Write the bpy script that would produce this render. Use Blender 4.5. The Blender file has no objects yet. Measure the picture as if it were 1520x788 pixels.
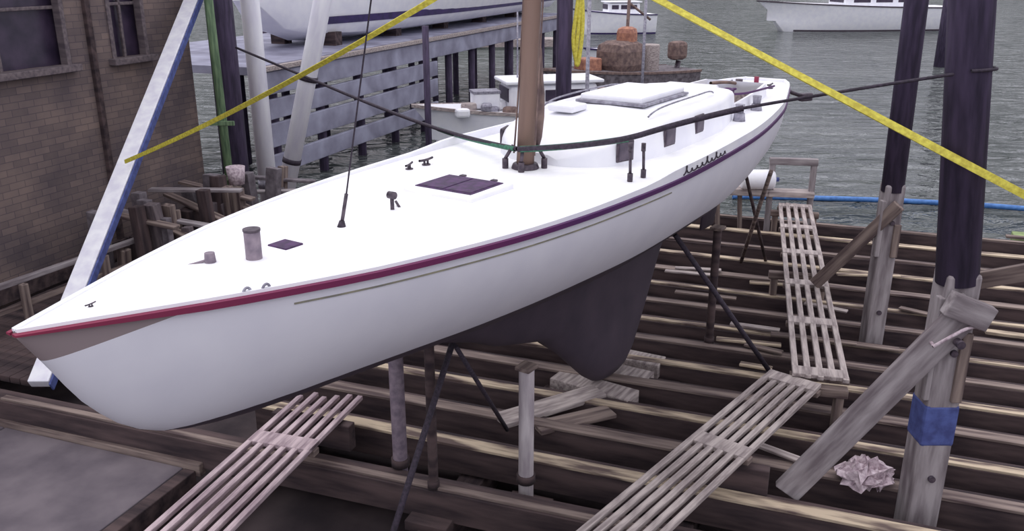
import bpy, bmesh, math, random
from mathutils import Vector, Matrix
random.seed(7)
D=bpy.data; C=bpy.context; R=math.radians
COL=C.scene.collection

# ---------------------------------------------------------------- materials
def lin(c):
    return tuple(((x/255)/12.92 if x/255<=.04045 else ((x/255+.055)/1.055)**2.4) for x in c)+(1,)
def mat(name,c1,c2=None,scale=5,rough=.7,bump=0,stretch=(1,1,1),metal=0,detail=6,lo=.35,hi=.65):
    m=D.materials.new(name); m.use_nodes=True; nt=m.node_tree; N=nt.nodes; L=nt.links
    b=N['Principled BSDF']; b.inputs['Roughness'].default_value=rough; b.inputs['Metallic'].default_value=metal
    c2=c2 or tuple(max(0,x*.85) for x in c1)
    tc=N.new('ShaderNodeTexCoord'); mp=N.new('ShaderNodeMapping'); mp.inputs['Scale'].default_value=stretch
    L.new(tc.outputs['Object'],mp.inputs[0])
    n=N.new('ShaderNodeTexNoise'); n.inputs['Scale'].default_value=scale; n.inputs['Detail'].default_value=detail
    L.new(mp.outputs[0],n.inputs['Vector'])
    r=N.new('ShaderNodeValToRGB'); r.color_ramp.elements[0].position=lo; r.color_ramp.elements[1].position=hi
    r.color_ramp.elements[0].color=lin(c2); r.color_ramp.elements[1].color=lin(c1)
    L.new(n.outputs[0],r.inputs[0]); L.new(r.outputs[0],b.inputs['Base Color'])
    if bump:
        bp=N.new('ShaderNodeBump'); bp.inputs['Strength'].default_value=bump; bp.inputs['Distance'].default_value=.02
        L.new(n.outputs[0],bp.inputs['Height']); L.new(bp.outputs[0],b.inputs['Normal'])
    return m
WH=mat('white_paint',(246,246,250),(236,236,244),3,.5)
DECK=mat('deck_white',(250,250,252),(244,244,248),9,.6)
GOLD=mat('cove_gold',(150,145,124),(122,120,112),8,.6)
DARKG=mat('dark_glass',(70,58,78),(48,40,58),4,.3)
PORT=mat('portlight_curtain',(96,84,98),(64,54,70),9,.5)
PURP=mat('hatch_smoked',(78,40,92),(44,20,58),14,.6)
MAST=mat('weathered_spruce',(142,116,104),(104,82,78),6,.65,.1,(1,1,.12))
BRONZE=mat('dark_bronze',(92,80,90),(54,46,58),20,.5,0,metal=.2)
GREYP=mat('post_grey',(146,132,142),(112,100,114),14,.6)
TIM=mat('timber_weathered',(146,130,122),(80,65,66),5,.9,.5,(.25,3,3))
TIMD=mat('timber_dark',(90,74,74),(46,36,41),4,.95,.5,(.3,2,2))
TIML=mat('timber_pale',(200,182,158),(98,82,78),5,.9,.4,(.3,2,2),lo=.4,hi=.58)
TIMG=mat('timber_grey',(166,158,160),(112,102,106),6,.9,.4,(.3,2,2))
PROP=mat('prop_pole_grey',(196,188,190),(158,148,154),5,.7,.1,(3,3,.5))
CREO=mat('creosote_pile',(78,66,92),(48,40,60),5,.85,.5,(3,3,.4))
ALG=mat('algae_timber',(150,168,112),(92,106,74),6,.9,.4,(.4,2,2))
BLUE=mat('blue_paint_and_shade',(84,98,160),(62,70,124),10,.75,.2)  # real blue paint, and the painted shade side of the leaning white plank
SLATP=mat('slat_pinkish',(208,188,192),(146,126,134),8,.85,.2,(.4,3,3))
SLATG=mat('slat_grey',(188,176,172),(132,120,120),8,.85,.2,(.4,3,3))
YEL=mat('yellow_strap',(222,212,84),(186,172,60),30,.6)
BLK=mat('dark_rope',(66,56,70),(42,36,46),40,.8)
GRN=mat('green_rope',(66,126,100),(44,90,72),40,.8)
GPOST=mat('green_post',(124,150,112),(80,104,78),8,.7,.2,(3,3,.4))
WPOST=mat('white_post',(246,246,250),(226,224,236),3,.55,.05,(2,2,.4))
MUD=mat('mud',(84,72,74),(46,37,42),1.2,.9,.6)
SLAB=mat('dock_slab',(118,109,115),(92,84,92),2,.85,.2)
BLUEH=mat('blue_hose',(84,134,200),(60,106,170),10,.5)
PIER=mat('pier_bluegrey',(160,160,180),(122,120,138),1.2,.8,.1)
NAVY=mat('navy_stripe',(66,50,104),(48,40,82),4,.5)
RAG=mat('net_rag',(220,204,210),(160,140,150),22,.9,.8)
BROWN=mat('brown_canvas',(136,114,106),(96,78,78),7,.85,.4)
ORNG=mat('orange_gear',(190,134,108),(144,96,84),7,.7,.2)
STEEL=mat('galvanised',(168,166,178),(124,120,134),16,.5,metal=.4)
JUNK=mat('junk_grey',(128,120,126),(84,76,82),6,.85,.3)
TRIM=mat('wall_trim',(122,110,112),(90,80,86),6,.8,.2,(.5,3,3))
LEAF=mat('far_trees',(70,80,66),(40,48,42),.5,.9,.6)
TAN=mat('roof_felt',(90,84,84),(64,58,60),3,.9,.2)

def rail_mat():
    m=D.materials.new('burgundy_rail'); m.use_nodes=True; nt=m.node_tree; N=nt.nodes; L=nt.links; b=N['Principled BSDF']; b.inputs['Roughness'].default_value=.6
    tc=N.new('ShaderNodeTexCoord'); s=N.new('ShaderNodeSeparateXYZ'); L.new(tc.outputs['Object'],s.inputs[0])
    mr=N.new('ShaderNodeMapRange'); mr.inputs['From Max'].default_value=3.5; L.new(s.outputs[0],mr.inputs[0])
    r=N.new('ShaderNodeValToRGB'); r.color_ramp.elements[0].color=lin((132,34,66)); r.color_ramp.elements[1].color=lin((76,28,88))
    L.new(mr.outputs[0],r.inputs[0]); L.new(r.outputs[0],b.inputs['Base Color']); return m
MAROON=rail_mat()

def brick_mat():
    m=D.materials.new('weathered_shingle'); m.use_nodes=True; nt=m.node_tree; N=nt.nodes; L=nt.links; b=N['Principled BSDF']
    b.inputs['Roughness'].default_value=.9
    tc=N.new('ShaderNodeTexCoord'); s=N.new('ShaderNodeSeparateXYZ'); cb=N.new('ShaderNodeCombineXYZ')
    L.new(tc.outputs['Object'],s.inputs[0]); L.new(s.outputs[1],cb.inputs[0]); L.new(s.outputs[2],cb.inputs[1])
    br=N.new('ShaderNodeTexBrick'); br.inputs['Color1'].default_value=lin((132,118,114)); br.inputs['Color2'].default_value=lin((112,101,101))
    br.inputs['Mortar'].default_value=lin((96,87,92)); br.inputs['Scale'].default_value=1
    br.inputs['Brick Width'].default_value=.26; br.inputs['Row Height'].default_value=.1; br.inputs['Mortar Size'].default_value=.009
    br.inputs['Mortar Smooth'].default_value=.8
    L.new(cb.outputs[0],br.inputs['Vector'])
    n=N.new('ShaderNodeTexNoise'); n.inputs['Scale'].default_value=1.3; n.inputs['Detail'].default_value=10; L.new(tc.outputs['Object'],n.inputs['Vector'])
    r=N.new('ShaderNodeValToRGB'); r.color_ramp.elements[0].position=.3; r.color_ramp.elements[1].position=.7
    r.color_ramp.elements[0].color=(.58,.57,.64,1); r.color_ramp.elements[1].color=(1.12,1.05,.98,1); L.new(n.outputs[0],r.inputs[0])
    mx=N.new('ShaderNodeMixRGB'); mx.blend_type='MULTIPLY'; mx.inputs[0].default_value=1
    L.new(br.outputs[0],mx.inputs[1]); L.new(r.outputs[0],mx.inputs[2]); L.new(mx.outputs[0],b.inputs['Base Color'])
    bp=N.new('ShaderNodeBump'); bp.inputs['Strength'].default_value=.15; L.new(br.outputs[1],bp.inputs['Height']); bp.invert=True
    L.new(bp.outputs[0],b.inputs['Normal']); return m
BRICK=brick_mat()

def hull_mat():
    m=D.materials.new('topsides_and_antifouling'); m.use_nodes=True; nt=m.node_tree; N=nt.nodes; L=nt.links; b=N['Principled BSDF']
    b.inputs['Roughness'].default_value=.75
    tc=N.new('ShaderNodeTexCoord'); s=N.new('ShaderNodeSeparateXYZ'); L.new(tc.outputs['Object'],s.inputs[0])
    gt=N.new('ShaderNodeMath'); gt.operation='GREATER_THAN'; gt.inputs[1].default_value=-.85; L.new(s.outputs[2],gt.inputs[0])
    n=N.new('ShaderNodeTexNoise'); n.inputs['Scale'].default_value=3; n.inputs['Detail'].default_value=8; L.new(tc.outputs['Object'],n.inputs['Vector'])
    r1=N.new('ShaderNodeValToRGB'); r1.color_ramp.elements[0].color=lin((48,40,54)); r1.color_ramp.elements[1].color=lin((80,68,80))
    r2=N.new('ShaderNodeValToRGB'); r2.color_ramp.elements[0].color=lin((212,211,222)); r2.color_ramp.elements[1].color=lin((230,229,236))
    L.new(n.outputs[0],r1.inputs[0]); L.new(n.outputs[0],r2.inputs[0])
    mx=N.new('ShaderNodeMixRGB'); L.new(gt.outputs[0],mx.inputs[0]); L.new(r1.outputs[0],mx.inputs[1]); L.new(r2.outputs[0],mx.inputs[2])
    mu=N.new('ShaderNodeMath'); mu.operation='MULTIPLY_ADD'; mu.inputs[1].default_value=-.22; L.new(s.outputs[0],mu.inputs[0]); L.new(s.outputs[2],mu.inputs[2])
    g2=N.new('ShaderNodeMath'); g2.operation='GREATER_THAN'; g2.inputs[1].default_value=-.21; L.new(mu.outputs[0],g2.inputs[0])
    m2=N.new('ShaderNodeMixRGB'); L.new(g2.outputs[0],m2.inputs[0]); L.new(mx.outputs[0],m2.inputs[1]); m2.inputs[2].default_value=lin((142,128,130))  # darker tan bow triangle, shade below the rail painted into its colour
    L.new(m2.outputs[0],b.inputs['Base Color']); return m
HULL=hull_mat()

def water_mat():
    m=D.materials.new('harbour_water'); m.use_nodes=True; nt=m.node_tree; N=nt.nodes; L=nt.links; b=N['Principled BSDF']
    b.inputs['Roughness'].default_value=.08; b.inputs['IOR'].default_value=1.33
    tc=N.new('ShaderNodeTexCoord'); mp=N.new('ShaderNodeMapping'); mp.inputs['Scale'].default_value=(.8,1.5,1); L.new(tc.outputs['Object'],mp.inputs[0])
    n=N.new('ShaderNodeTexNoise'); n.inputs['Scale'].default_value=.9; n.inputs['Detail'].default_value=4; n.inputs['Distortion'].default_value=.6; L.new(mp.outputs[0],n.inputs['Vector'])
    n2=N.new('ShaderNodeTexNoise'); n2.inputs['Scale'].default_value=.12; n2.inputs['Detail'].default_value=5; L.new(mp.outputs[0],n2.inputs['Vector'])
    r=N.new('ShaderNodeValToRGB'); r.color_ramp.elements[0].position=.35; r.color_ramp.elements[1].position=.65
    r.color_ramp.elements[0].color=lin((68,74,74)); r.color_ramp.elements[1].color=lin((94,98,98)); L.new(n2.outputs[0],r.inputs[0]); L.new(r.outputs[0],b.inputs['Base Color'])
    bp=N.new('ShaderNodeBump'); bp.inputs['Strength'].default_value=1; bp.inputs['Distance'].default_value=.7
    L.new(n.outputs[0],bp.inputs['Height']); L.new(bp.outputs[0],b.inputs['Normal']); return m
WATER=water_mat()

# ---------------------------------------------------------------- helpers
def G(name,loc=(0,0,0),rz=0):
    e=D.objects.new(name,None); e.location=loc; e.rotation_euler=(0,0,R(rz)); e.empty_display_size=.2; COL.objects.link(e); return e
def S(name): return G(name,rz=-20)      # slipway-aligned group: x across the slip, y along it
def mesh(name,vs,fs,m,par=None,smooth=False):
    me=D.meshes.new(name); me.from_pydata([tuple(v) for v in vs],[],fs); me.update()
    bm=bmesh.new(); bm.from_mesh(me); bmesh.ops.recalc_face_normals(bm,faces=bm.faces); bm.to_mesh(me); bm.free()
    if smooth:
        for p in me.polygons: p.use_smooth=True
    o=D.objects.new(name,me); me.materials.append(m); COL.objects.link(o)
    if par: o.parent=par
    return o
def box(name,c,s,m,par=None,rz=0,bev=.01,rot=None):
    x,y,z=[k/2 for k in s]
    vs=[(a*x,b*y,d*z) for a in(-1,1) for b in(-1,1) for d in(-1,1)]
    fs=[(0,1,3,2),(4,6,7,5),(0,4,5,1),(2,3,7,6),(0,2,6,4),(1,5,7,3)]
    o=mesh(name,vs,fs,m,par); o.location=c; o.rotation_euler=rot or (0,0,R(rz))
    if bev:
        b=o.modifiers.new('b','BEVEL'); b.width=min(bev,min(s)*.3); b.segments=2
    return o
def beam(name,A,B,w,h,m,par=None,bev=.01):
    A=Vector(A);B=Vector(B); d=B-A; L=d.length; X=d.normalized()
    up=Vector((0,0,1))
    if abs(X.z)>.98: up=Vector((0,1,0))
    Y=up.cross(X).normalized(); Z=X.cross(Y)
    o=box(name,(0,0,0),(L,w,h),m,par,bev=bev)
    M=Matrix((X,Y,Z)).transposed().to_4x4(); M.translation=(A+B)/2
    o.matrix_local=M; return o
def rod(name,A,B,r1,m,par=None,r2=None,seg=20,bev=0):
    A=Vector(A);B=Vector(B); d=B-A; r2=r1 if r2 is None else r2; L=d.length
    vs=[];fs=[]
    for k,(z,r) in enumerate(((-L/2,r1),(L/2,r2))):
        for i in range(seg):
            a=2*math.pi*i/seg; vs.append((r*math.cos(a),r*math.sin(a),z))
    for i in range(seg): fs.append((i,(i+1)%seg,seg+(i+1)%seg,seg+i))
    fs.append(tuple(range(seg))[::-1]); fs.append(tuple(range(seg,2*seg)))
    o=mesh(name,vs,fs,m,par)
    for p in o.data.polygons:
        if len(p.vertices)==4: p.use_smooth=True
    o.rotation_mode='QUATERNION'; o.rotation_quaternion=d.to_track_quat('Z','Y'); o.location=(A+B)/2
    if bev:
        b=o.modifiers.new('b','BEVEL'); b.width=bev; b.segments=3; b.limit_method='ANGLE'
    return o
def tube(name,pts,r,m,par=None,cyc=False):
    cu=D.curves.new(name,'CURVE'); cu.dimensions='3D'; cu.bevel_depth=r; cu.bevel_resolution=3; cu.resolution_u=10
    sp=cu.splines.new('NURBS'); sp.points.add(len(pts)-1)
    for i,p in enumerate(pts): sp.points[i].co=(*p,1)
    sp.use_endpoint_u=True; sp.order_u=3; sp.use_cyclic_u=cyc
    cu.materials.append(m); o=D.objects.new(name,cu); COL.objects.link(o)
    if par: o.parent=par
    return o
def strap(name,A,B,w,m,par=None,sag=.1,n=16):
    A=Vector(A);B=Vector(B); vs=[];fs=[]
    X=(B-A).normalized(); Y=Vector((0,0,1)).cross(X).normalized(); Z=X.cross(Y)
    for i in range(n+1):
        t=i/n; p=A.lerp(B,t)-Vector((0,0,sag*4*t*(1-t)))
        tw=.35+.5*math.sin(t*5)
        u=Y*math.sin(tw)+Z*math.cos(tw); v=u.cross(X)
        for a,b in((-1,-1),(1,-1),(1,1),(-1,1)): vs.append(p+u*a*w/2+v*b*.006)
    for i in range(n):
        for k in range(4):
            a=i*4+k; b=i*4+(k+1)%4; fs.append((a,b,b+4,a+4))
    fs.append((0,1,2,3)); k=n*4; fs.append((k,k+1,k+2,k+3))
    return mesh(name,vs,fs,m,par)
def H(pts):
    xs=[p[0] for p in pts]; ys=[p[1] for p in pts]; n=len(xs)
    d=[(ys[i+1]-ys[i])/(xs[i+1]-xs[i]) for i in range(n-1)]
    t=[d[0]]+[(0 if d[i-1]*d[i]<=0 else 2*d[i-1]*d[i]/(d[i-1]+d[i])) for i in range(1,n-1)]+[d[-1]]
    def f(x):
        x=max(xs[0],min(xs[-1],x)); i=0
        while i<n-2 and x>xs[i+1]: i+=1
        h=xs[i+1]-xs[i]; s=(x-xs[i])/h
        return ((2*s**3-3*s*s+1)*ys[i]+(s**3-2*s*s+s)*h*t[i]+(-2*s**3+3*s*s)*ys[i+1]+(s**3-s*s)*h*t[i+1])
    return f
def grid(rows,close=False):
    n=len(rows[0]); vs=[p for r in rows for p in r]; fs=[]
    for i in range(len(rows)-1):
        for j in range(n-1 if not close else n):
            fs.append((i*n+j,i*n+(j+1)%n,(i+1)*n+(j+1)%n,(i+1)*n+j))
    return vs,fs

# ================================================================ SAILBOAT
boat=G('sailboat',(-2.43,3.94,2.85),56.5)
LEN=11.3
Bf=H([(0,.02),(.5,.26),(1.08,.53),(1.9,.84),(3.1,1.12),(4,1.22),(5.3,1.28),(7,1.22),(9,.97),(10.2,.68),(11,.45),(11.3,.30)])
Sf=H([(0,0),(2,-.04),(5,-.075),(8,-.06),(11.3,.03)])
Kf=H([(0,-.03),(.1,-.2),(.29,-.53),(.53,-.78),(.8,-.91),(1.37,-1.02),(2.4,-1.13),(3.8,-1.27),(5.3,-1.36),(7,-1.32),(8.5,-1.12),(10,-.8),(11,-.5),(11.3,-.40)])
Ef=H([(0,1.0),(1,1.15),(2,1.45),(4,1.5),(6,1.4),(8,1.05),(11.3,.7)])
xs=[0,.02,.05,.09,.14,.2,.27,.35,.44,.55,.68,.82]+[1+.25*i for i in range(41)]+[LEN]
xs=sorted(set(x for x in xs if x<=LEN))
NS=18
def sec(x,side):
    B,Sx,K,e=Bf(x),Sf(x),Kf(x),Ef(x); out=[]
    for k in range(NS+1):
        th=math.pi/2*k/NS
        out.append((x,side*B*max(0,math.cos(th))**e,Sx+(K-Sx)*math.sin(th)))
    return out
def hully(x,z):
    B,Sx,K,e=Bf(x),Sf(x),Kf(x),Ef(x); s=min(1,max(0,(z-Sx)/(K-Sx))); return B*(1-s*s)**(e/2)
rows=[sec(x,-1)+sec(x,1)[::-1][1:] for x in xs]
vs,fs=grid(rows); n=len(rows[0]); fs.append(tuple((len(rows)-1)*n+j for j in range(n))); fs.append(tuple(range(n)))
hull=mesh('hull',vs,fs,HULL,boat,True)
hull.modifiers.new('es','EDGE_SPLIT').split_angle=R(50)
rows=[]
for z,x0,x1,t in((-1.0,2.6,8.4,.36),(-1.25,3.2,8.1,.27),(-1.45,3.75,7.9,.23),(-1.62,4.1,7.75,.2),(-1.85,4.85,7.6,.17),(-2.1,5.2,7.45,.16),(-2.4,5.55,7.25,.17),(-2.65,5.85,7.05,.17),(-2.78,6.05,6.92,.12),(-2.83,6.25,6.8,.04)):
    r=[]
    for i in range(24):
        a=2*math.pi*i/24; c=(1-math.cos(a))/2
        r.append((x0+(x1-x0)*c, t*math.sin(a)*(1.15-.5*c),z))
    rows.append(r)
vs,fs=grid(rows,True); fs.append(tuple(range((len(rows)-1)*24,len(rows)*24)))
mesh('fin_keel',vs,fs,HULL,boat,True)
rows=[]
for z,x0,x1,t in((-.75,9.2,9.9,.05),(-1.2,9.15,9.8,.05),(-1.75,9.05,9.55,.035)):
    rows.append([(x0+(x1-x0)*(1-math.cos(2*math.pi*i/12))/2,t*math.sin(2*math.pi*i/12),z) for i in range(12)])
vs,fs=grid(rows,True); fs.append(tuple(range(24,36))); mesh('rudder',vs,fs,HULL,boat,True)
fr=[-1,-.85,-.7,-.55,-.35,-.15,0,.15,.35,.55,.7,.85,1]
def dz(x,f): return Sf(x)+.006+.018*(1-f*f)*min(1,Bf(x))
rows=[[(x,f*Bf(x)*.995,dz(x,f)) for f in fr] for x in xs]
vs,fs=grid(rows); m_=len(fr)
def keep(f):
    cx=sum(vs[i][0] for i in f)/4; j=min(i%m_ for i in f)
    return not(8.3<cx<10.0 and 3<=j<9)
fs=[f for f in fs if keep(f)]
mesh('deck',vs,fs,DECK,boat,True)
cx=[x for x in xs if 8.25<=x<=10.0]
out=[(x,-.55*Bf(x)) for x in cx]+[(x,.55*Bf(x)) for x in cx[::-1]]
vs=[(x,y,Sf(x)+.02) for x,y in out]+[(x,y*.95,-.42) for x,y in out]; k=len(out)
fs=[(i,(i+1)%k,k+(i+1)%k,k+i) for i in range(k)]+[tuple(range(k,2*k))]
mesh('cockpit_well',vs,fs,SLATG,boat)
rows=[]
for x,y in out+[out[0]]:
    s=1 if y>0 else -1; b=Sf(x)+.0
    rows.append([(x,y,b),(x,y,b+.18),(x,y+s*.03,b+.18),(x,y+s*.05,b)])
vs,fs=grid(rows,True); mesh('cockpit_coaming',vs,fs,WH,boat)
Wc=H([(4.85,.22),(4.95,.44),(5.2,.66),(6.1,.82),(7.2,.82),(8.3,.62)])
Hc=H([(4.85,.07),(5.1,.2),(5.6,.29),(6.5,.34),(8.3,.32)])
cxs=[4.85,4.9,4.97,5.08,5.25,5.5,5.8,6.1,6.5,7,7.4,7.8,8.1,8.3]
rows=[]
for x in cxs:
    w=Wc(x);h=Hc(x);b=Sf(x)+.01
    half=[(w,b-.02),(w*.985,b+h*.4),(w*.96,b+h*.86),(w*.92,b+h*.97),(w*.84,b+h*1.03),(w*.45,b+h+.035)]
    rows.append([(x,-y,z) for y,z in half]+[(x,0,b+h+.045)]+[(x,y,z) for y,z in half[::-1]])
vs,fs=grid(rows); n=len(rows[0]); fs.append(tuple(range(n))); fs.append(tuple((len(rows)-1)*n+j for j in range(n)))
cb=mesh('cabin_trunk',vs,fs,WH,boat,True); cb.modifiers.new('es','EDGE_SPLIT').split_angle=R(35)
BWf=H([(0,.015),(2,.02),(4.5,.045),(5.2,.085),(9,.085),(11.3,.05)])
for s in(-1,1):
    for i,x in enumerate((5.28,5.98,6.72)):
        y=s*(Wc(x)*.972+.006); a=math.atan2(Wc(x+.1)-Wc(x-.1),.2)*s; zz=Sf(x)+.01+Hc(x)*.55; hh=.16
        box(f'portlight_{i}_{s+1}',(x,y+s*.006,zz),(.19,.03,hh),PORT,boat,rz=math.degrees(a),bev=.04)
        box(f'portlight_frame_{i}_{s+1}',(x,y-s*.002,zz),(.22,.025,hh+.03),BRONZE,boat,rz=math.degrees(a),bev=.04)
    tube('cabin_handrail_%d'%(s+1),[(x,s*Wc(x)*.74,Sf(x)+.05+Hc(x)+(.0 if i in(0,5) else .04)) for i,x in enumerate((5.9,6.0,6.5,7.1,7.6,7.7))],.009,STEEL,boat)
    rows=[];rr=[];cc=[]
    for x in xs:
        B=Bf(x);z=Sf(x);w=BWf(x); t=min(.03,B*.8)
        rows.append([(x,s*(B-t),z),(x,s*(B-t),z+w),(x,s*(B+.002),z+w+.002),(x,s*(B+.004),z-.02)])
        k=min(1,.35+x/1.2)*.82
        rr.append([(x-.02,s*(B-.01),z+.0),(x-.02,s*(B+.024),z-.004),(x-.02,s*(B+.024),z-.05*k),(x-.02,s*(B-.01),z-.055*k)])
        if 1.1<x<5.2:
            y=hully(x,z-.105); cc.append([(x,s*(y+.004),z-.1),(x,s*(y+.004),z-.111),(x,s*(y-.01),z-.111),(x,s*(y-.01),z-.1)])
    for nm,rw,mm in(('bulwark',rows,WH),('rub_rail',rr,MAROON),('cove_line',cc,GOLD)):
        vs,fs=grid(rw,True); fs.append((0,1,2,3)); fs.append(tuple(len(vs)-4+i for i in range(4))); mesh(f'{nm}_{s+1}',vs,fs,mm,boat)
box('transom_cap',(LEN-.02,0,.055),(.06,.6,.05),WH,boat)
box('companion_hatch',(6.8,0,.375),(1.1,.72,.07),WH,boat,bev=.03)
box('hatch_rim',(6.8,0,.335),(1.16,.8,.03),STEEL,boat)
box('cabin_vent',(5.8,.25,.33),(.3,.3,.07),WH,boat,bev=.03)
box('hatch_coaming',(3.62,.0,-.03),(.6,.68,.05),WH,boat,bev=.012)
for k in(-1,1): box(f'hatch_pane_{k}',(3.64,.01+k*.135,.0),(.42,.255,.016),PURP,boat,bev=.006)
box('hatch_lip',(3.64,.01,-.004),(.46,.56,.012),PURP,boat,bev=.004)
for i in(-1,1): box(f'hatch_hinge_{i}',(3.89,.0+i*.16,.0),(.05,.05,.02),BRONZE,boat)
box('anchor_hatch',(1.74,-.01,-.014),(.15,.17,.018),PURP,boat,bev=.005)
rod('samson_post',(1.44,-.06,-.03),(1.44,-.06,.165),.05,GREYP,boat,seg=24,bev=.008); rod('samson_cap',(1.44,-.06,.165),(1.44,-.06,.178),.054,BRONZE,boat,seg=24)
def cleat(nm,x,y,rz=0,s=1):
    z=dz(x,0 if abs(y)<.2 else .7)-.005
    c=math.cos(R(rz));sn=math.sin(R(rz))
    rod(nm+'_base',(x,y,z),(x,y,z+.02*s),.05*s,BRONZE,boat)
    for k in(-1,1): rod(f'{nm}_leg{k}',(x+k*.03*s*c,y+k*.03*s*sn,z),(x+k*.03*s*c,y+k*.03*s*sn,z+.06*s),.013*s,BRONZE,boat)
    tube(nm+'_horn',[(x-.12*s*c,y-.12*s*sn,z+.075*s),(x,y,z+.06*s),(x+.12*s*c,y+.12*s*sn,z+.075*s)],.014*s,BRONZE,boat)
rod('fairlead_drum',(1.24,.1,-.02),(1.24,.1,.05),.036,GREYP,boat,r2=.03); tube('fairlead_tail',[(1.24,.1,.01),(1.17,.15,-.01),(1.12,.19,-.02)],.008,GREYP,boat)
cleat('bow_cleat',.4,.0,10,.28); cleat('far_cleat',4.25,.85,0,.8); cleat('far_cleat_b',4.02,.86,20,.7)
for i,x in enumerate((1.02,1.12)): tube(f'rail_fairlead_{i}',[(x-.03,-Bf(x)+.02,-.02),(x-.02,-Bf(x)+.02,.012),(x+.02,-Bf(x)+.02,.012),(x+.03,-Bf(x)+.02,-.02)],.008,STEEL,boat)
rod('deck_block_stem',(2.82,.02,-.04),(2.82,.02,.07),.015,BRONZE,boat); rod('deck_block_sheave',(2.82,-.01,.08),(2.82,.05,.08),.028,BRONZE,boat); rod('deck_block_pin',(2.9,.02,-.03),(2.93,.08,.0),.01,BRONZE,boat)
rod('stay_foot',(2.26,0,-.04),(2.27,0,.02),.036,BLK,boat,r2=.018); rod('stay_turnbuckle',(2.27,0,.01),(2.33,0,.2),.013,BRONZE,boat)
rod('forestay',(2.33,0,.2),(5.3,0,11),.006,BLK,boat)
# mast, raked slightly aft
MX=lambda z:4.62+.072*z
rod('mast',(MX(-.08),0,-.08),(MX(6),0,6),.08,MAST,boat,r2=.076,seg=32); rod('mast_upper',(MX(6),0,6),(MX(12.5),0,12.5),.076,MAST,boat,r2=.05,seg=32)
rod('mast_collar',(4.62,0,-.05),(4.62,0,.0),.13,BRONZE,boat,r2=.11,seg=28,bev=.01)
for i,(a,b) in enumerate(((-.16,-.06),(.1,-.14),(.14,.12),(-.1,.15))):
    rod(f'mast_block_{i}',(4.62+a,b,-.06),(4.62+a,b,.04),.028,BRONZE,boat); rod(f'mast_lug_{i}',(4.62+a,b,.04),(4.62+a*.6,b*.6,.16),.016,BRONZE,boat)
for j,yy in enumerate((-.1,.1)): tube(f'halyard_fall_{j}',[(MX(6)+.02,yy,6),(MX(2)+.02,yy*1.0,2),(MX(.6),yy*1.0,.6),(4.6,yy*1.1,.08)],.008,BROWN,boat)
rows=[]
for z,r in((.1,.03),(.22,.06),(.4,.08),(.6,.065),(.8,.04),(1.0,.02)):
    rows.append([(MX(z)+.1+r*math.cos(t)+.012*math.sin(5*t+z*9),-.03+r*1.0*math.sin(t),z) for t in [2*math.pi*i/16 for i in range(16)]])
vs,fs=grid(rows,True); fs+= [tuple(range(16)),tuple(range(80,96))]; mesh('lashed_canvas',vs,fs,BROWN,boat,True)
for s in(-1,1):
    for i,(x,l) in enumerate(((4.72,.25),(4.92,.22))):
        y=s*(1.0+.03*i)
        if s>0: continue
        rod(f'chainplate_{i}_{s+1}',(x,y,-.06),(x,y,.01),.024,BRONZE,boat); rod(f'turnbuckle_{i}_{s+1}',(x,y,.0),(x,y*.99,l),.013,BRONZE,boat); rod(f'toggle_{i}_{s+1}',(x,y*.99,l-.05),(x,y*.99,l+.02),.02,BRONZE,boat)
for s in(-1,1):
    for i,x in enumerate((8.1,8.9)):
        y=s*(.55*Bf(x)+.14); rod(f'winch_base_{i}_{s+1}',(x,y,-.06),(x,y,.05),.075,STEEL,boat,r2=.06); rod(f'winch_drum_{i}_{s+1}',(x,y,.05),(x,y,.15),.045,STEEL,boat,r2=.056)
tube('tiller',[(10.1,0,.12),(9.7,0,.2),(9.2,.05,.22)],.022,MAST,boat); rod('rudder_head',(10.15,0,-.4),(10.15,0,.18),.05,BRONZE,boat)
tube('coiled_red_line',[(8.6+.3*math.sin(t*.9),-.35+.12*math.cos(t*2.1),.2+.02*math.sin(t)) for t in range(18)],.014,MAROON,boat)
tube('mainsheet_line',[(10.3,-.4,.08),(9.9,-.62,.17),(9.2,-.66,.2),(8.5,-.6,.2),(8.0,-.5,.26)],.014,MAROON,boat)
box('sail_bag',(8.5,.1,.2),(.5,.7,.14),WH,boat,bev=.06)
cleat('stern_cleat',10.6,-.3,0,.9); cleat('stern_cleat_f',10.6,.3,0,.9)
rod('stern_post',(11.05,.05,.0),(11.05,.05,.12),.035,MAROON,boat)
rod('boomkin',(11.1,-.2,.0),(11.75,-.48,-.22),.03,BRONZE,boat); box('boomkin_shoe',(11.76,-.5,-.22),(.22,.1,.12),BRONZE,boat,rz=-30,bev=.02)
def script(par,x0,w):
    """hand-painted cursive name: a row of loops of varying height on the bulwark"""
    pts=[]; random.seed(3); hs=[1.25,.5,.5,.6,1.2,.5,1.1,.5,.5]
    for c,hh in enumerate(hs):
        for k in range(10):
            t=k/10; a=2*math.pi*t; x=x0+(c+t)*w+.03*math.sin(a); z=Sf(x)+.012+.03*hh*(1-math.cos(a))
            pts.append((x,-(Bf(x)+.01),z))
    tube('name_lettering',pts,.006,BLK,par); random.seed(11)
script(boat,5.2,.125)

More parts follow.
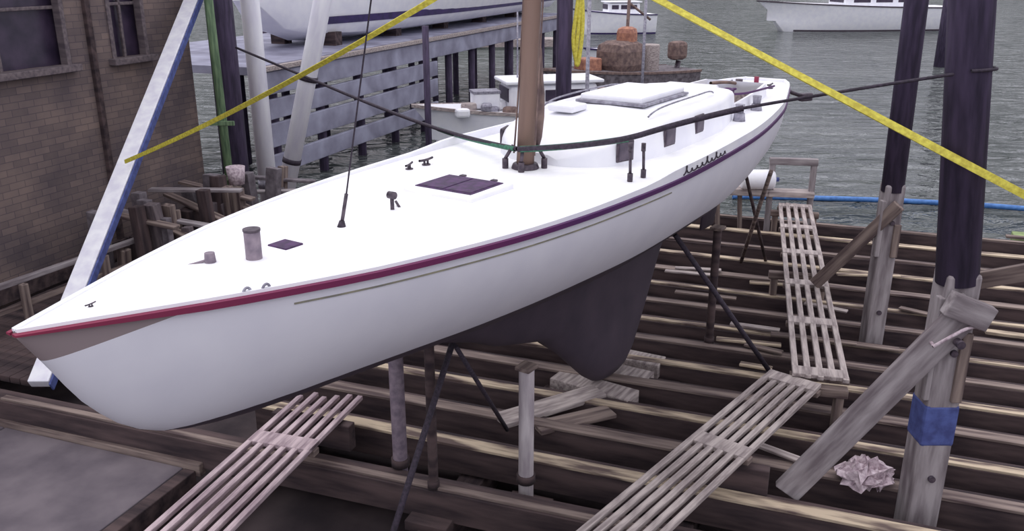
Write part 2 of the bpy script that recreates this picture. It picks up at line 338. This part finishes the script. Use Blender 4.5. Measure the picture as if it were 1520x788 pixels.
# ================================================================ GROUND AND WATER
rows=[]
for q,z in((-6,-.7),(4,-.7),(10,-.72),(15,-.8),(18,-1.02),(24,-2.2),(40,-4)):
    rows.append([(p,q,z+random.uniform(-.05,.05)) for p in [-30+2*i for i in range(36)]])
vs,fs=grid(rows); g=mesh('ground',vs,fs,MUD,None,True); g.rotation_euler=(0,0,R(-20))
w=mesh('harbour_water',[(-250,-8,0),(250,-8,0),(250,420,0),(-250,420,0)],[(0,1,2,3)],WATER); w.location=(0,0,-1.0)
rows=[]
for i in range(61):
    x=-260+i*8.7; h=6+3*math.sin(i*.7)+2*math.sin(i*1.9)+random.uniform(-1,1)
    rows.append([(x,300+8*math.sin(i*.4),-1.5),(x,303,h*.6),(x,312,h),(x,330,h*.8),(x,340,-1.5)])
vs,fs=grid(rows); mesh('tree_line',vs,fs,LEAF)

# ================================================================ SLIPWAY TIMBERS
st=S('slipway_timbers')
qs=[5.15,6.38,7.1,7.8,8.45,9.1,9.75,10.4,11.05,11.75,12.45,13.2,14.0,14.8,15.7,16.6]
for i,q in enumerate(qs):
    p0=-8.6 if i<2 else random.uniform(-6.5,-5.5); p1=9.5+random.uniform(-.5,.5)
    if i==0: p0=-3.4
    a=random.uniform(-.08,.08)
    beam(f'sleeper_{i}',(p0,q+a,-.16),(p1,q-a,-.16),.24,.3,TIMD,st,bev=.006)
    beam(f'sleeper_cap_{i}',(p0+random.uniform(0,.6),q-.05+a,.003),(p1-random.uniform(0,1),q-.05-a,.003),random.choice((.08,.12,.16)),.03,(TIML,TIM,TIML,TIM)[i%4],st,bev=.004)
    beam(f'lower_plank_{i}',(p0+.3,q+.36,-.4),(p1-.3,q+.34,-.4),.2,.08,TIM if i%3==1 else TIMD,st,bev=.005)
    if i%2: beam(f'short_plank_{i}',(random.uniform(2,4),q+.3,.0),(random.uniform(5,8),q+.24,.0),.12,.04,random.choice((TIML,TIM)),st,bev=.004)
for i,p in enumerate((-5.2,-3,-.9,1.4,3.6,5.8,8)):
    beam(f'stringer_{i}',(p,4.2,-.47),(p,17.2,-.6),.26,.3,TIMD,st)
qe=S('algae_covered_timber_fender')
beam('beam',(3.5,18.2,-.45),(11,18.0,-.45),.5,.3,ALG,qe); beam('beam_b',(3.8,17.6,-.5),(10.5,17.4,-.5),.2,.25,TIML,qe); beam('beam_c',(4.5,18.7,-.6),(10,18.8,-.6),.3,.2,TIM,qe)
for i in range(5): rod(f'pile_{i}',(3.9+i*1.7,18.1,-1.8),(3.9+i*1.7,18.1,-.3),.14,CREO,qe)
for i in range(7): beam(f'tangle_{i}',(4.2+i*.7,18.2,-.28),(4.6+i*.8,18.3+random.uniform(-.2,.2),random.uniform(-.1,.25)),.06,.05,random.choice((ALG,TIML,YEL)),qe)
kb=G('keel_blocks',(-2.43,3.94,0),56.5)
for i,(x,w) in enumerate(((6.1,.5),(6.6,.5),(7.05,.4))):
    box(f'block_{i}',(x,0,-.08),(.3,1.0-.1*i,.18),SLATG,kb,rz=3*i); box(f'block_low_{i}',(x,0,-.5),(.3,1.3,.62),TIMD,kb)
box('pad',(5.4,.15,.0),(1.3,.28,.06),SLATG,kb,rz=-25); box('pad_b',(5.3,-.2,-.02),(.9,.24,.05),TIM,kb,rz=-32)

def prop(nm,x,y,top,m,r=.075,head=True):
    e=G(nm,(x,y,0)); rod('post',(0,0,-.35),(0,0,top),r,m,e,seg=16,bev=.008); rod('collar',(0,0,.0),(0,0,.08),r*1.25,TIMD,e)
    box('foot',(0,0,-.32),(.42,.42,.1),TIMD,e,rz=-20)
    if head: box('pad',(0,0,top+.02),(.17,.15,.04),TIM,e,rz=56)
prop('boat_prop',.13,7.05,1.15,PROP,.07); prop('boat_prop',-1.07,7.33,1.6,GREYP,.07); prop('boat_prop',-.72,6.95,1.55,TIMD,.045); prop('boat_prop',2.5,10.2,1.5,TIMD,.05)
br=G('diagonal_shores')
rod('shore_1',(-.52,7.1,1.4),(-1.1,5.8,-.2),.028,BLK,br); rod('shore_2',(-.5,7.1,1.35),(-.05,8.0,.0),.022,BLK,br)
rod('shore_3',(1.75,9.0,1.8),(3.05,9.1,.0),.028,BLK,br); rod('shore_4',(3.3,12.2,1.8),(4.1,13.4,0),.025,TIMD,br); rod('shore_5',(3.5,11.6,1.9),(3.7,13.4,0),.03,TIM,br)

# ================================================================ SLATTED WALKWAYS
def walkway(nm,A,B,w,m,n=5,cross=(.1,.9),sw=.058):
    A=Vector(A);B=Vector(B); d=B-A; L=d.length
    e=G(nm,A,0); X=d.normalized(); Y=Vector((0,0,1)).cross(X).normalized(); Z=X.cross(Y)
    M=Matrix((X,Y,Z)).transposed().to_4x4(); e.rotation_euler=M.to_euler(); e.location=A
    for i in range(n):
        y=-w/2+w*i/(n-1); beam(f'slat_{i}',(random.uniform(0,.12),y,0),(L-random.uniform(0,.2),y,random.uniform(-.01,.01)),sw,.045,m,e,bev=.006)
    for i,c in enumerate(cross):
        box(f'cross_pad_{i}',(L*c,0,.004),(.2,w+sw,.045),m,e,bev=.006); box(f'cross_bearer_{i}',(L*c,0,-.05),(.1,w+sw+.04,.06),TIM,e)
    return e
walkway('slatted_walkway',(-2.85,4.9,.3),(-1.85,8.25,.3),.6,SLATP,6,(.05,.70),.055)
walkway('slatted_walkway',(.35,5.1,.4),(3.02,8.4,.4),.5,SLATG,6,(.02,.58,.97),.055)
walkway('slatted_walkway',(3.22,8.25,.45),(5.1,15.3,.45),.5,SLATG,5,(.02,.22,.41,.6,.79,.98),.066)
wb=G('walkway_trestle')
for x,y in((3.1,8.3),(4.1,11.8),(5.05,15.1)):
    beam('cap',(x-.4,y+.1,.32),(x+.4,y-.1,.32),.12,.1,TIM,wb)
    for s in(-.32,.32): beam('leg',(x+s,y-s*.25,-.4),(x+s,y-s*.25,.28),.09,.09,TIM,wb)
for x,y in((-2.0,7.8),(-2.65,5.6),(1.9,7.0),(.8,5.65)):
    beam('low_bearer',(x-.42,y+.15,.12),(x+.42,y-.15,.12),.12,.28,TIMD,wb)
fr_=G('timber_hoop_frame',(5.05,15.45,0),-8)
for s in(-.36,.36): beam('leg',(s,0,-.6),(s,0,1.15),.1,.1,TIMG,fr_)
beam('top',(-.42,0,1.2),(.42,0,1.2),.12,.12,TIMG,fr_); beam('mid',(-.4,0,.62),(.4,0,.62),.3,.1,SLATG,fr_); beam('left_arm',(-1.3,.1,.62),(-.3,.05,.62),.35,.12,SLATG,fr_)
for s in(-1.2,-.8): beam('arm_leg',(s,.1,-.5),(s-.08,.1,.55),.08,.08,TIM,fr_)
fd=G('boat_fender',(4.5,15.5,.86)); rod('body',(-.35,0,0),(.25,0,0),.18,WH,fd,bev=.06); rod('eye',(.25,0,0),(.33,0,0),.04,BLUE,fd)

# ================================================================ PILINGS
def piling(nm,x,y,zt,r,low,blue=False,lean=(0,0)):
    e=G(nm,(x,y,0)); top=7.5
    rod('pile',(0,0,zt-.1),(lean[0],lean[1],top),r,CREO,e,r2=r*.97,seg=28)
    w=low; beam('jacket',(0,0,-1.1),(0,0,zt),w,w,TIMG,e,bev=.03)
    beam('jacket_strip',(-w*.52,-w*.3,1.05),(-w*.52,-w*.3,zt-.2),.06,.09,TIMG,e); beam('jacket_strip_b',(w*.3,-w*.53,1.05),(w*.3,-w*.53,zt-.5),.09,.05,TIM,e)
    for k,z in enumerate((.3,1.5,zt-.3)): rod(f'bolt_{k}',(0,-w*.6,z),(0,-w*.45,z),.03,BRONZE,e)
    if blue: box('blue_band',(0,0,.81),(w+.012,w+.012,.4),BLUE,e,bev=.03)
    return e
piling('dock_piling',3.66,6.77,2.18,.165,.28,True,(-.62,0))
piling('dock_piling',4.73,10.6,1.98,.135,.24,False,(-.1,0))
piling('dock_piling',5.3,5.7,2.1,.17,.3)
db=G('diagonal_brace')
beam('brace',(2.5,6.88,.0),(3.72,6.55,1.98),.09,.24,TIMG,db); rod('bolt',(3.6,6.5,1.66),(3.6,6.42,1.66),.035,BRONZE,db); beam('short_block',(3.5,6.55,1.98),(3.84,6.52,1.85),.12,.2,TIMG,db)
db2=G('diagonal_brace'); beam('brace',(3.8,6.95,2.0),(5.3,5.95,2.75),.08,.14,TIM,db2)
db3=G('diagonal_brace'); beam('brace',(4.05,11.0,.5),(4.75,10.4,1.75),.07,.16,TIM,db3)
db4=G('mooring_rope_lashing')
tube('lash',[(3.42,6.5,1.62),(3.5,6.42,1.74),(3.7,6.5,1.8),(3.86,6.6,1.72),(3.88,6.95,1.66),(3.5,6.98,1.6),(3.42,6.5,1.62)],.014,RAG,db4)
mp=G('mooring_pile',(.72,12.4,0)); rod('pile',(0,0,-1.2),(0,0,7.5),.11,CREO,mp,seg=24)
for i in range(3):
    tube(f'yellow_rope_{i}',[(.1+.03*i,-.12,7),(.18,-.14,5.5),(.24-.05*i,-.14,4.6),(.14+.06*i,-.14,3.9),(.1+.04*i,-.14,3.5-.2*i),(.16,-.12,3.3)],.028,YEL,mp)
# ================================================================ STRAPS AND LINES
ys=G('yellow_guy_strap'); strap('strap',(.12,7.78,4.72),(-5.38,11.98,1.95),.055,YEL,ys,sag=.1)
ys=G('yellow_guy_strap'); strap('strap',(.26,7.76,4.76),(5.15,5.86,2.26),.06,YEL,ys,sag=.02)
ys=G('strap_mast_band',(.195,7.905,4.74)); rod('band',(0,0,-.06),(0,0,.06),.1,YEL,ys)
ml=G('mooring_line')
tube('line_left',[(-4.88,15.9,3.15),(-3.3,13.6,2.98),(-1.7,11,2.86),(-.5,8.9,2.86),(.05,7.68,3.0)],.02,BLK,ml)
tube('green_whipping_left',[(-.8,9.45,2.86),(-.5,8.9,2.86),(.03,7.72,2.99)],.024,GRN,ml)
tube('line_right',[(.05,7.66,3.0),(.8,7.5,3.06),(1.45,7.35,3.3),(1.9,7.22,3.43)],.025,BLK,ml)
tube('line_right_thin',[(1.85,7.23,3.42),(2.6,7.0,3.6),(3.48,6.64,3.8)],.013,BLK,ml)
tube('green_whipping_right',[(.07,7.66,3.0),(.5,7.57,3.03),(1.0,7.47,3.13)],.028,GRN,ml)
tube('line_tail',[(3.4,6.6,3.8),(3.55,6.58,3.81),(3.66,6.7,3.81),(3.55,6.95,3.8),(3.36,6.8,3.8)],.013,BLK,ml)

# ================================================================ BUILDING (left)
wl=S('wall_left')
def wseg(nm,q0,q1,z0,z1): box(nm,(-10.95,(q0+q1)/2,(z0+z1)/2),(.3,q1-q0,z1-z0),BRICK,wl,bev=0)
wseg('lower',3,13,-.9,3.12); wseg('upper',3,13,4.75,6.6)
wseg('pier_1',3,8.1,3.12,4.75); wseg('pier_2',10.33,11.16,3.12,4.75); wseg('pier_3',11.97,13,3.12,4.75)
box('end_wall',(-13.5,12.9,2.85),(5,.3,7.5),BRICK,wl,bev=0)
box('roof',(-13.3,8,6.7),(6,10.8,.2),TAN,wl)
for i,(q0,q1) in enumerate(((8.1,10.33),(11.16,11.97))):
    e=S(f'window_{i+1}')
    box('glass',(-11.0,(q0+q1)/2,3.93),(.03,q1-q0,1.63),DARKG,e,bev=0)
    for q in(q0+.04,q1-.04): box('jamb',(-10.84,q,3.93),(.14,.08,1.63),TRIM,e)
    box('sill',(-10.76,(q0+q1)/2,3.08),(.2,q1-q0+.16,.1),TRIM,e); box('head',(-10.84,(q0+q1)/2,4.72),(.14,q1-q0,.08),TRIM,e)
    box('mullion',(-10.92,(q0+q1)/2,3.93),(.05,.05,1.63),TRIM,e); box('meeting_rail',(-10.92,(q0+q1)/2,3.95),(.05,q1-q0,.05),TRIM,e)
t=S('trim_1'); box('corner_board',(-10.77,10.75,3.3),(.08,.1,6.4),TIMD,t); box('base',(-10.76,8,.12),(.08,10,.3),TIMD,t)
wd=S('wharf_deck')
for i in range(15):
    box(f'plank_{i}',(-10.55+i*.16,9.9,-.06),(.15,6.4,.08),TIMD,wd,bev=.008)
sl=S('dock_slab')
for i in range(3): box(f'slab_{i}',(-7.0-2.42*i,4.7,-.42),(2.4,2.9,.25),SLAB,sl,bev=.015)
box('slab_edge',(-5.72,4.7,-.5),(.14,2.9,.4),TIMD,sl); box('joint',(-8,6.2,-.3),(4.8,.1,.14),TIM,sl)
lr=S('low_timber_rail')
beam('rail',(-9.9,6.4,.62),(-9.6,10.4,.62),.09,.07,TIMG,lr); beam('rail_low',(-9.85,6.4,.3),(-9.55,10.4,.3),.06,.07,TIM,lr)
for q in(6.6,7.9,9.2,10.3): beam('post',(-9.78+.075*(q-6.4),q,-.02),(-9.78+.075*(q-6.4),q,.6),.09,.09,TIM,lr)
jp=S('stacked_lumber_pile')
for i in range(36):
    q=9.5+random.uniform(0,3.9); p=-10.2+random.uniform(0,1.1); h=random.uniform(.45,1.25)
    beam(f'offcut_{i}',(p,q,-.02),(p+random.uniform(-.12,.12),q+random.uniform(-.12,.12),h),random.uniform(.12,.3),random.uniform(.1,.22),random.choice((JUNK,TIM,JUNK,TIMD,TRIM)),jp)
for i in range(9):
    q=10+i*.38; z=.55+random.uniform(0,.5); beam(f'laid_board_{i}',(-10.4,q,z),(-8.9,q+random.uniform(-.7,.7),z+random.uniform(-.25,.1)),.16,.05,random.choice((TIMG,TIM,JUNK)),jp)
for i,(p,q,s) in enumerate(((-9.0,10.6,.38),(-8.9,11.6,.5),(-8.8,12.6,.45))):
    box(f'crate_{i}',(p,q,s/2-.02),(s,s*1.1,s),random.choice((JUNK,TIM)),jp,rz=random.uniform(-15,15),bev=.02)
rod('bucket',(-9.4,12.1,1.0),(-9.4,12.1,1.3),.13,RAG,jp,r2=.16)
cp=S('corner_post'); rod('post',(-10.4,13.4,-1.1),(-10.4,13.4,7),.24,CREO,cp,seg=28)
gp=G('green_pipe_post',(-5.08,15.45,0)); rod('pipe',(0,0,-.9),(-.08,0,7),.075,GPOST,gp); beam('clamp',(-.25,-.08,1.9),(.2,-.08,1.9),.05,.08,GPOST,gp); beam('clamp_b',(-.2,-.08,.9),(.15,-.08,.9),.05,.06,GPOST,gp)
wp=G('white_spar'); A=Vector((-5.41,9.04,-.0));B=Vector((-5.48,15.67,3.96)); e_=A+(B-A)*1.35
beam('plank',A,e_,.24,.12,WPOST,wp); beam('edge',A+Vector((.14,-.02,-.03)),e_+Vector((.14,-.02,-.03)),.025,.12,BLUE,wp)  # blue strip paints the shaded side of the white plank
wp=G('white_spar',(-4.96,17.4,0)); rod('post',(0,0,-1.2),(-.05,0,7),.18,WPOST,wp,seg=28); rod('cap',(0,0,.25),(0,0,.4),.2,STEEL,wp)
wp=G('white_spar'); rod('pole',(-5.12,18.1,-1.2),(-2.9,18.1,7),.18,WPOST,wp,seg=28)
for z in(2.3,.6): rod('band',(-4.8+.277*z,18.1,z),(-4.8+.277*(z+.1),18.1,z+.1),.195,BLK,wp)

# ================================================================ PIER AND BACKGROUND BOATS
pr=S('timber_pier')
box('deck',(-16.3,31,2.1),(6.2,26,.2),PIER,pr); box('fascia',(-13.18,31,1.75),(.12,26,.55),PIER,pr,bev=.02)
box('fender_board',(-13.1,31,2.12),(.14,26,.12),SLATG,pr)
for i in range(12): rod(f'pile_{i}',(-13.4,19+i*2.2,-2),(-13.4,19+i*2.2,2.0),.13,CREO,pr)
for i in range(12): rod(f'pile_back_{i}',(-16,19+i*2.2,-2),(-16,19+i*2.2,2.0),.13,CREO,pr)
for z,h in((1.1,.5),(.45,.6),(-.3,.5)): box('wale',(-13.2,23.5,z),(.12,10,h),PIER,pr,bev=.02)
def hull_boat(nm,loc,rz,L,B,F,dr,stripe=NAVY,cabin=True,m=WH,bs=.14):
    """bow at local -x"""
    e=G(nm,loc,rz)
    bf=H([(0,.02),(.12,.42),(.3,.82),(.55,1),(.85,.97),(1,.9)])
    rows=[]; 
    for i in range(25):
        t=i/24; x=(t-.5)*L; b=bf(t)*B/2; s=F*(1+.28*(1-t)**2); k=-dr*min(1,(t/.22)**.6) if t>0 else s*.8
        if t<.12: k=max(k,(s*.75)*(1-t/.12)**1.3-dr*(t/.12))
        half=[(b,s),(b*.97,s*.7+k*.0),(b*.9,s*.35),(b*.8,0 if k<0 else k+.02),(b*.68,k*.5 if k<0 else k+.01),(0,k)]
        rows.append([(x-(.06*L*(1-t)**3 if j==0 or j==10 else 0),y,z) for j,(y,z) in enumerate([(-y,z) for y,z in half]+[(y,z) for y,z in half[::-1][1:]])])
    vs,fs=grid(rows); n=len(rows[0]); fs.append(tuple(24*n+j for j in range(n)))
    h=mesh('hull',vs,fs,m,e,True); h.modifiers.new('es','EDGE_SPLIT').split_angle=R(40)
    mesh('deck',[r[0] for r in rows]+[r[-1] for r in rows],[(i,i+1,26+i,25+i) for i in range(24)],m,e)
    for s in(0,10):
        sg=-1 if s==0 else 1
        rr=[[(r[s][0],r[s][1]+sg*.0,r[s][2]+.03),(r[s][0],r[s][1]+sg*.05,r[s][2]+.02),(r[s][0],r[s][1]+sg*.05,r[s][2]-.07),(r[s][0],r[s][1]-sg*.02,r[s][2]-.08)] for r in rows]
        v2,f2=grid(rr,True); mesh(f'rub_rail_{s}',v2,f2,stripe,e)
        rr=[[(r[3 if s==0 else 7][0],r[3 if s==0 else 7][1]+sg*(.03+.2*a),r[3 if s==0 else 7][2]+.02+a) for a in(0,bs)] for r in rows[3:]]
        v2,f2=grid(rr); mesh(f'boot_stripe_{s}',v2,f2,stripe,e)
    if cabin:
        cw=B*.62
        box('cabin',(L*.08,0,F+.45),(L*.42,cw,.9),m,e,bev=.15); box('cabin_roof',(L*.08,0,F+.98),(L*.46,cw+.2,.1),m,e,bev=.04)
        for s in(-1,1):
            for k in range(3): box(f'cabin_window_{s+1}_{k}',(L*(-.04+.12*k),s*(cw/2+.005),F+.58),(L*.09,.03,.34),DARKG,e,bev=.01)
        box('windscreen',(L*.08-L*.21-.01,0,F+.6),(.04,cw*.8,.4),DARKG,e)
    return e
e=hull_boat('motor_cruiser',(0,0,0),0,24,5.0,1.8,.6,bs=.22); a=R(-20); p,q=-15.5,32
e.location=(p*math.cos(a)-q*math.sin(a),p*math.sin(a)+q*math.cos(a),2.82); e.rotation_euler=(0,0,R(70))
cs=S('boat_cradle')
for i in range(5):
    for s in(-1,1): box(f'block_{i}_{s}',(-15.5+s*.9,24+i*4,2.35),(.5,.4,.5),TIMD,cs)
sb=hull_boat('launch',(.6,27.0,-1.0),14,6.6,2.3,1.25,.35,stripe=SLATG)
box('canvas_cover',(1.9,0,1.6),(1.6,1.6,.5),BROWN,sb,bev=.2); box('icebox',(-1.5,-.2,1.7),(.8,.6,.45),WH,sb,bev=.04); box('icebox_lid',(-1.5,-.2,1.95),(.84,.64,.08),STEEL,sb)
rod('antenna',(-.4,.2,2),(-.4,.2,4.2),.025,STEEL,sb)
for i in range(14): box(f'gear_bag_{i}',(-2.3+.24*i,-.75+.25*(i%3),1.42+.12*(i%2)),(.42,.32,.26),random.choice((WH,WH,SLATG,BROWN,STEEL)),sb,rz=25*i,bev=.07)
ob=G('work_skiff',(4.6,38,-1.0),30)
hb=hull_boat('skiff_body',(0,0,0),0,7,2.6,1.2,.3,stripe=BROWN,cabin=False,m=JUNK); hb.parent=ob
rod('motor_leg',(2.9,0,.4),(3.2,0,1.5),.12,BRONZE,ob); box('motor_cowl',(3.1,0,1.95),(.8,.6,.8),BROWN,ob,bev=.2)
box('tarp_heap',(0,0,1.8),(1.8,1.6,1.4),BROWN,ob,rz=15,bev=.55); box('tarp_peak',(.3,0,2.6),(.8,.8,.9),ORNG,ob,rz=30,bev=.35); box('fish_box',(-1.6,.1,1.55),(.9,.8,.6),ORNG,ob,bev=.06)
rod('davit_pole',(.4,.2,.8),(.5,.2,4.3),.07,BROWN,ob); rod('davit_arm',(.5,.2,4.0),(1.5,0,3.3),.05,BROWN,ob); rod('fuel_drum',(1.4,-.2,1.1),(1.4,-.2,2.3),.42,SLATG,ob,bev=.05)
hull_boat('moored_cruiser',(30.5,80,-1.0),8,17,5,2.0,.8,stripe=BRONZE)
hull_boat('moored_yacht',(8.6,76,-1.0),10,6.5,3,1.6,.6)
hull_boat('moored_dinghy',(6.2,52,-1.0),20,4,1.8,.8,.3,stripe=NAVY,cabin=False)
fl=G('floating_pontoon',(-8,62,-.9),5); box('deck',(0,0,.3),(22,2,.5),SLATG,fl); 
for i in range(5): rod(f'pile_{i}',(-9+i*4.4,1.2,-1.5),(-9+i*4.4,1.2,4),.16,CREO,fl)
for i,(x,y,r,m) in enumerate(((-2.3,24,.09,CREO),(1.95,23,.05,STEEL),(4.4,30,.05,STEEL),(24.5,51,.4,CREO))):
    m_=G('mooring_stake',(x,y,0)); rod('stake',(0,0,-2),(0,0,3.0+.9*i),r,m,m_)
bh=G('blue_floating_hose'); tube('hose',[(5.5,21.2,-.93),(8,21.0,-.93),(10,20.7,-.93),(12.5,20.0,-.93),(15,18.8,-.93)],.065,BLUEH,bh)
rows=[]
for i in range(15):
    th=math.pi*i/14; rows.append([(.24*math.sin(th)*math.cos(f)*(1+random.uniform(-.35,.35)),.2*math.sin(th)*math.sin(f)*(1+random.uniform(-.35,.35)),.1*math.cos(th)+random.uniform(-.05,.05)) for f in [2*math.pi*j/22 for j in range(22)]])
vs,fs=grid(rows,True); o=mesh('net_heap',vs,fs,RAG); o.location=(3.26,7.0,.12)
sc_=G('scrap_planks')
for i in range(16):
    x=random.uniform(1.8,5.5);y=random.uniform(7,13); beam(f'scrap_{i}',(x,y,.05),(x+random.uniform(.3,1),y-random.uniform(.1,.4),.06),.1,.03,random.choice((TIM,TIML,SLATG)),sc_)

# ================================================================ LIGHT AND CAMERA
wd=D.worlds.new('overcast'); C.scene.world=wd; wd.use_nodes=True; nt=wd.node_tree; bg=nt.nodes['Background']
tc=nt.nodes.new('ShaderNodeTexCoord'); sp=nt.nodes.new('ShaderNodeSeparateXYZ'); rp=nt.nodes.new('ShaderNodeValToRGB')
nt.links.new(tc.outputs['Generated'],sp.inputs[0]); nt.links.new(sp.outputs[2],rp.inputs[0]); nt.links.new(rp.outputs[0],bg.inputs[0])
rp.color_ramp.elements[0].color=(.58,.58,.66,1); rp.color_ramp.elements[1].color=(1.0,.99,1.07,1); rp.color_ramp.elements[1].position=.7
bg.inputs[1].default_value=1.25
sd=D.lights.new('sun','SUN'); sd.energy=.8; sd.angle=R(60); sd.color=(1,.97,.95); so=D.objects.new('sun',sd); COL.objects.link(so); so.rotation_euler=(R(-12),R(-22),0)
cd=D.cameras.new('camera'); cd.sensor_width=36; cd.lens=36*1300/1520; cd.clip_end=1000; co=D.objects.new('camera',cd); COL.objects.link(co)
co.location=(0,0,4.55); co.rotation_euler=(R(71),0,0); C.scene.camera=co
C.scene.view_settings.view_transform='Standard'; C.scene.view_settings.look='None'
